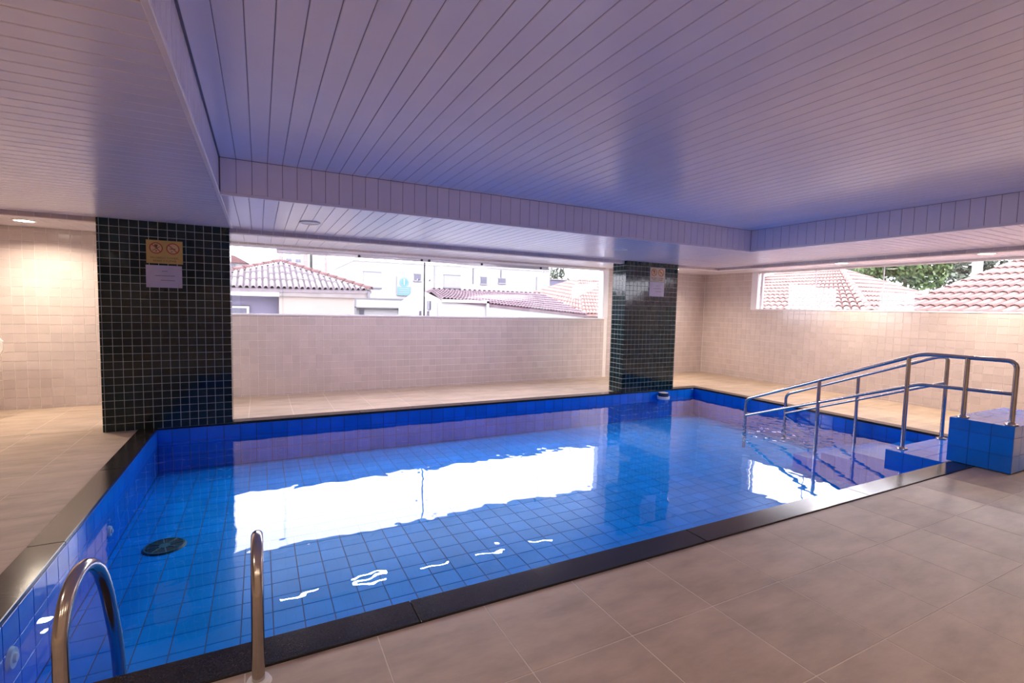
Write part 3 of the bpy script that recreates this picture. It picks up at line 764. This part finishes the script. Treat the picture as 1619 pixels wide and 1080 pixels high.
wwin(14.18, 14.6, 3.24, 3.68); wwin(15.47, 16.0, 3.34, 3.65); wwin(6.43, 6.70, 1.0, 1.38); wwin(8.75, 9.42, 1.28, 1.42, 'ext_shutter'); wwin(9.48, 10.15, 1.28, 1.42, 'ext_shutter')
part(wbd, 'ledge', 'ext_line', (6.1, 10.4, 21.6, 22.0, 2.02, 2.09)); part(wbd, 'ledge', 'ext_line', (6.1, 10.4, 21.6, 22.0, 1.50, 1.55)); part(wbd, 'ledge_end', 'ext_line', (6.1, 6.2, 21.6, 22.0, .5, 2.02))
part(wbd, 'canopy', 'ext_white', (6.2, 10.4, 21.65, 22.0, 1.55, 2.02))
part(wbd, 'conduit', 'ext_line', (13.6, 13.66, 21.93, 22.0, 3.2, 4.25)); part(wbd, 'conduit', 'ext_line', (15.62, 15.68, 21.93, 22.0, 3.66, 4.2)); part(wbd, 'conduit', 'ext_shutter', (11.0, 11.1, 21.93, 22.0, 2.4, 4.3))
part(wbd, 'corner_pipe', 'ext_shutter', (18.4, 18.5, 21.9, 22.0, 2.6, 3.9)); 
bn = thing('wall_banner', (9.06, 21.9, 2.29), 'pale banner with teal base and blue circle on the white building', 'banner')
part(bn, 'cloth', 'banner_pale', (8.63, 9.49, 21.90, 21.95, 2.29, 3.48)); part(bn, 'teal_base', 'banner_teal', (8.66, 9.46, 21.885, 21.90, 2.31, 2.82))
cc = MB().cyl((9.06, 21.90, 3.10), .29, .012, nY, 28).build('circle', 'banner_blue', bn)
MB().prism([(9.03, 2.93), (9.08, 2.93), (9.11, 3.28), (9.07, 3.31), (9.01, 3.28)], 21.875, 21.887).build('white_mark', 'ext_white', cc)
MB().ring((9.06, 21.887, 3.10), .26, .235, .006, nY, 28).build('white_ring', 'banner_pale', cc)
for z in (2.46, 2.58, 2.70): part(bn, 'print_line', 'banner_pale', (8.76, 9.36, 21.878, 21.885, z, z+.03))

# low mauve tiled roof in the middle distance
def gable_slope(par, E0, E1, R0, R1, m_, pitch, name='roof_deck', rows_=None):
    """sheet between eave line E0-E1 and ridge R0-R1 with thickness"""
    d_ = Vector((0,0,-.09)); q = [Vector(v) for v in (E0, E1, R1, R0)]
    MB().add(q+[v+d_ for v in q], [(0,1,2,3), (7,6,5,4), (0,4,5,1), (1,5,6,2), (2,6,7,3), (3,7,4,0)]).build(name, m_, par)
    b_ = MB(); E0, E1, R0, R1 = q[0], q[1], q[3], q[2]
    n_ = max(2, int((E1-E0).length/pitch)); 
    nrm = (E1-E0).cross(R0-E0).normalized()
    if nrm.z < 0: nrm = -nrm
    rows_ = rows_ or 7
    for j in range(rows_):
        for i in range(n_):
            a = (i+.5)/n_; t0, t1 = j/rows_, (j+1.06)/rows_
            p0 = E0.lerp(E1, a).lerp(R0.lerp(R1, a), t0) + nrm*.035; p1 = E0.lerp(E1, a).lerp(R0.lerp(R1, a), min(1, t1)) + nrm*.005
            wv = (E1-E0)*(1-t0) + (R1-R0)*t0
            c_ = barrel_column(p0, p1, wv.length/n_*.47, E1-E0, 4); b_.add(c_.v, c_.f, True)
    o = b_.build('roof_tiles', m_, par); o['kind'] = 'stuff'
h3 = thing('mauve_roof_house', (11, 13, -4), 'low house with a long mauve barrel tiled roof below the white building', 'house')
gable_slope(h3, (7.75, 11.0, 1.98), (14.9, 11.0, 1.42), (8.24, 14.0, 2.43), (14.1, 14.0, 2.42), 'roof_mauve', .15, rows_=8)
part(h3, 'wall', 'ext_white', (7.5, 14.6, 11.25, 16.8, -4, 1.5)); MB().prism([(11.2, 1.9), (14, 2.36), (16.8, 1.8), (16.8, -4), (11.2, -4)], 7.45, 7.9, 'x').build('gable', 'ext_white', h3)
gable_slope(h3, (14.9, 17.0, 1.5), (7.9, 17.0, 1.9), (14.1, 14.0, 2.42), (8.24, 14.0, 2.43), 'roof_mauve', .3, rows_=3)
part(h3, 'window', 'ext_window', (7.40, 7.47, 11.6, 12.0, 1.55, 1.9)); part(h3, 'gutter', 'ext_white', (7.7, 9.75, 10.9, 11.0, 1.86, 1.98)); part(h3, 'white_post', 'ext_white', (9.65, 9.75, 10.9, 11.0, 1.2, 1.95))
MB().prism([(7.6, -4), (14.7, -4), (14.7, 1.36), (7.6, 1.90)], 11.06, 11.24).build('front_wall', 'ext_white', h3)
# red roof at the right end of the back window
h4 = thing('red_roof_house', (17.5, 14, -4), 'house with a rosy red tiled roof at the right end of the long window', 'house')
gable_slope(h4, (15.6, 12.4, 1.45), (21, 12.4, 1.45), (17.3, 15.4, 3.45), (21, 15.4, 3.45), 'roof_red', .2, rows_=11)
gable_slope(h4, (14.3, 17.5, 2.2), (15.6, 12.4, 1.45), (17.3, 15.6, 3.45), (17.3, 15.4, 3.45), 'roof_red', .25, rows_=9)
part(h4, 'wall', 'ext_cream', (16.2, 20.5, 12.9, 17, -4, 1.6))
bk = thing('grey_shed', (24, 29, -4), 'plain grey building edge beside the tree in the window view', 'building')
part(bk, 'wall', 'ext_grey', (22.6, 24.9, 28, 31, -4, 4.15)); part(bk, 'roof_edge', 'ext_band', (22.5, 25.0, 27.9, 31.1, 4.15, 4.25))

# trees
def tree(name, c, rx, ry, rz, n, m_, label, group, base=-4, leaf=.22):
    t = thing(name, (c[0], c[1], base), label, 'tree', group)
    MB().tube([(c[0], c[1], base), (c[0]+.1, c[1], (base+c[2])/2), (c[0], c[1], c[2])], [.22, .17, .08], 8).build('trunk', 'bark', t)
    b_ = MB(); cl = [(Vector((random.gauss(0,.45)*rx, random.gauss(0,.45)*ry, random.gauss(0,.42)*rz)), random.uniform(.25,.5)) for _ in range(14)]
    for _ in range(n):
        k, s = random.choice(cl)
        v = Vector((random.gauss(0,1), random.gauss(0,1), random.gauss(0,1))).normalized()*random.uniform(.5,1)**.5
        p = Vector(c) + k + Vector((v.x*rx*s, v.y*ry*s, v.z*rz*s))
        a = Vector((random.gauss(0,1), random.gauss(0,1), random.gauss(0,1))).normalized(); u = a.orthogonal().normalized(); w_ = a.cross(u); L = leaf*random.uniform(.6,1.3)
        b_.add([p-u*L*.5, p+w_*L*.28+a*L*.06, p+u*L*.5, p-w_*L*.28+a*L*.06], [(0,1,2), (0,2,3)])
    me = bpy.data.meshes.new('foliage'); me.from_pydata(b_.v, [], b_.f); me.materials.append(MATS[m_]); me.update()
    tag(link('foliage', me, t), kind='stuff')
tree('slender_tree', (27.8, 34, 4.28), 1.0, 1.0, 1.9, 2600, 'leaf_grey', 'grey green tree seen past the white building corner', 'trees outside the windows')
tree('bushy_tree', (31, 5.6, 4.2), 2.6, 2.2, 2.6, 5200, 'leaf_green', 'bright green leafy tree between the two red roofs', 'trees outside the windows', leaf=.3)
tree('bushy_tree', (38, 4.6, 4.2), 2.6, 3.2, 2.9, 4800, 'leaf_grey', 'darker tree behind the right red roof', 'trees outside the windows', leaf=.3)
tree('bushy_tree', (38, 13.0, 4.2), 2.4, 2.4, 2.4, 3600, 'leaf_grey', 'dark tree rising behind the left red roof', 'trees outside the windows', leaf=.3)
# red tiled roofs beyond the right window
h5 = thing('red_tiled_house', (20, 3, -4), 'house with salmon tiled hip roof and white gutter outside the right window', 'house')
gable_slope(h5, (15.5, -.65, 1.75), (15.5, 6.6, 1.75), (19.2, 2.25, 3.3), (19.2, 4.4, 3.3), 'roof_red', .22, rows_=12)
gable_slope(h5, (23, -.65, 1.75), (15.5, -.65, 1.75), (19.4, 2.25, 3.3), (19.2, 2.25, 3.3), 'roof_red', .26, rows_=10)
gable_slope(h5, (15.5, 6.6, 1.75), (23, 6.6, 1.75), (19.2, 4.4, 3.3), (19.4, 4.4, 3.3), 'roof_red', .3, rows_=8)
k = 16; A, B_ = Vector((15.5,-.65,1.80)), Vector((19.2,2.25,3.34))
for j in range(k): barrel_column(A.lerp(B_, j/k), A.lerp(B_, (j+1.1)/k), .085, (B_-A).cross(Vector((0,0,1)))).build('hip_cap', 'roof_red', h5)
MB().tube([(15.4, 3.05, 1.9), (18.6, 4.75, 3.35)], .14, 8).build('white_gutter', 'ext_white', h5)
part(h5, 'wall', 'ext_cream', (16, 22.5, -.3, 6.2, -4, 1.8))
h6 = thing('red_tiled_house', (19, -5, -4), 'house with larger orange red tiled roof at the right edge of the right window', 'house')
gable_slope(h6, (14.6, -.98, 1.60), (14.6, -9.5, 1.55), (18.0, -3.9, 3.75), (18.0, -6.8, 3.75), 'roof_red', .22, rows_=14)
gable_slope(h6, (22, -.98, 1.60), (14.6, -.98, 1.60), (18.4, -3.9, 3.75), (18.0, -3.9, 3.75), 'roof_red', .26, rows_=10)
part(h6, 'wall', 'ext_cream', (15.2, 21.5, -9, -2.2, -4, 1.6))
pp = thing('vent_pipe', (24.2, .35, -4), 'white vertical vent pipe in front of the dark trees', 'pipe')
MB().cyl((24.2, .35, -4), .15, 8.2, n=14).build('pipe', 'ext_white', pp); MB().cyl((24.2, .35, 4.2), .21, .15, n=14).build('cowl', 'ext_white', pp)
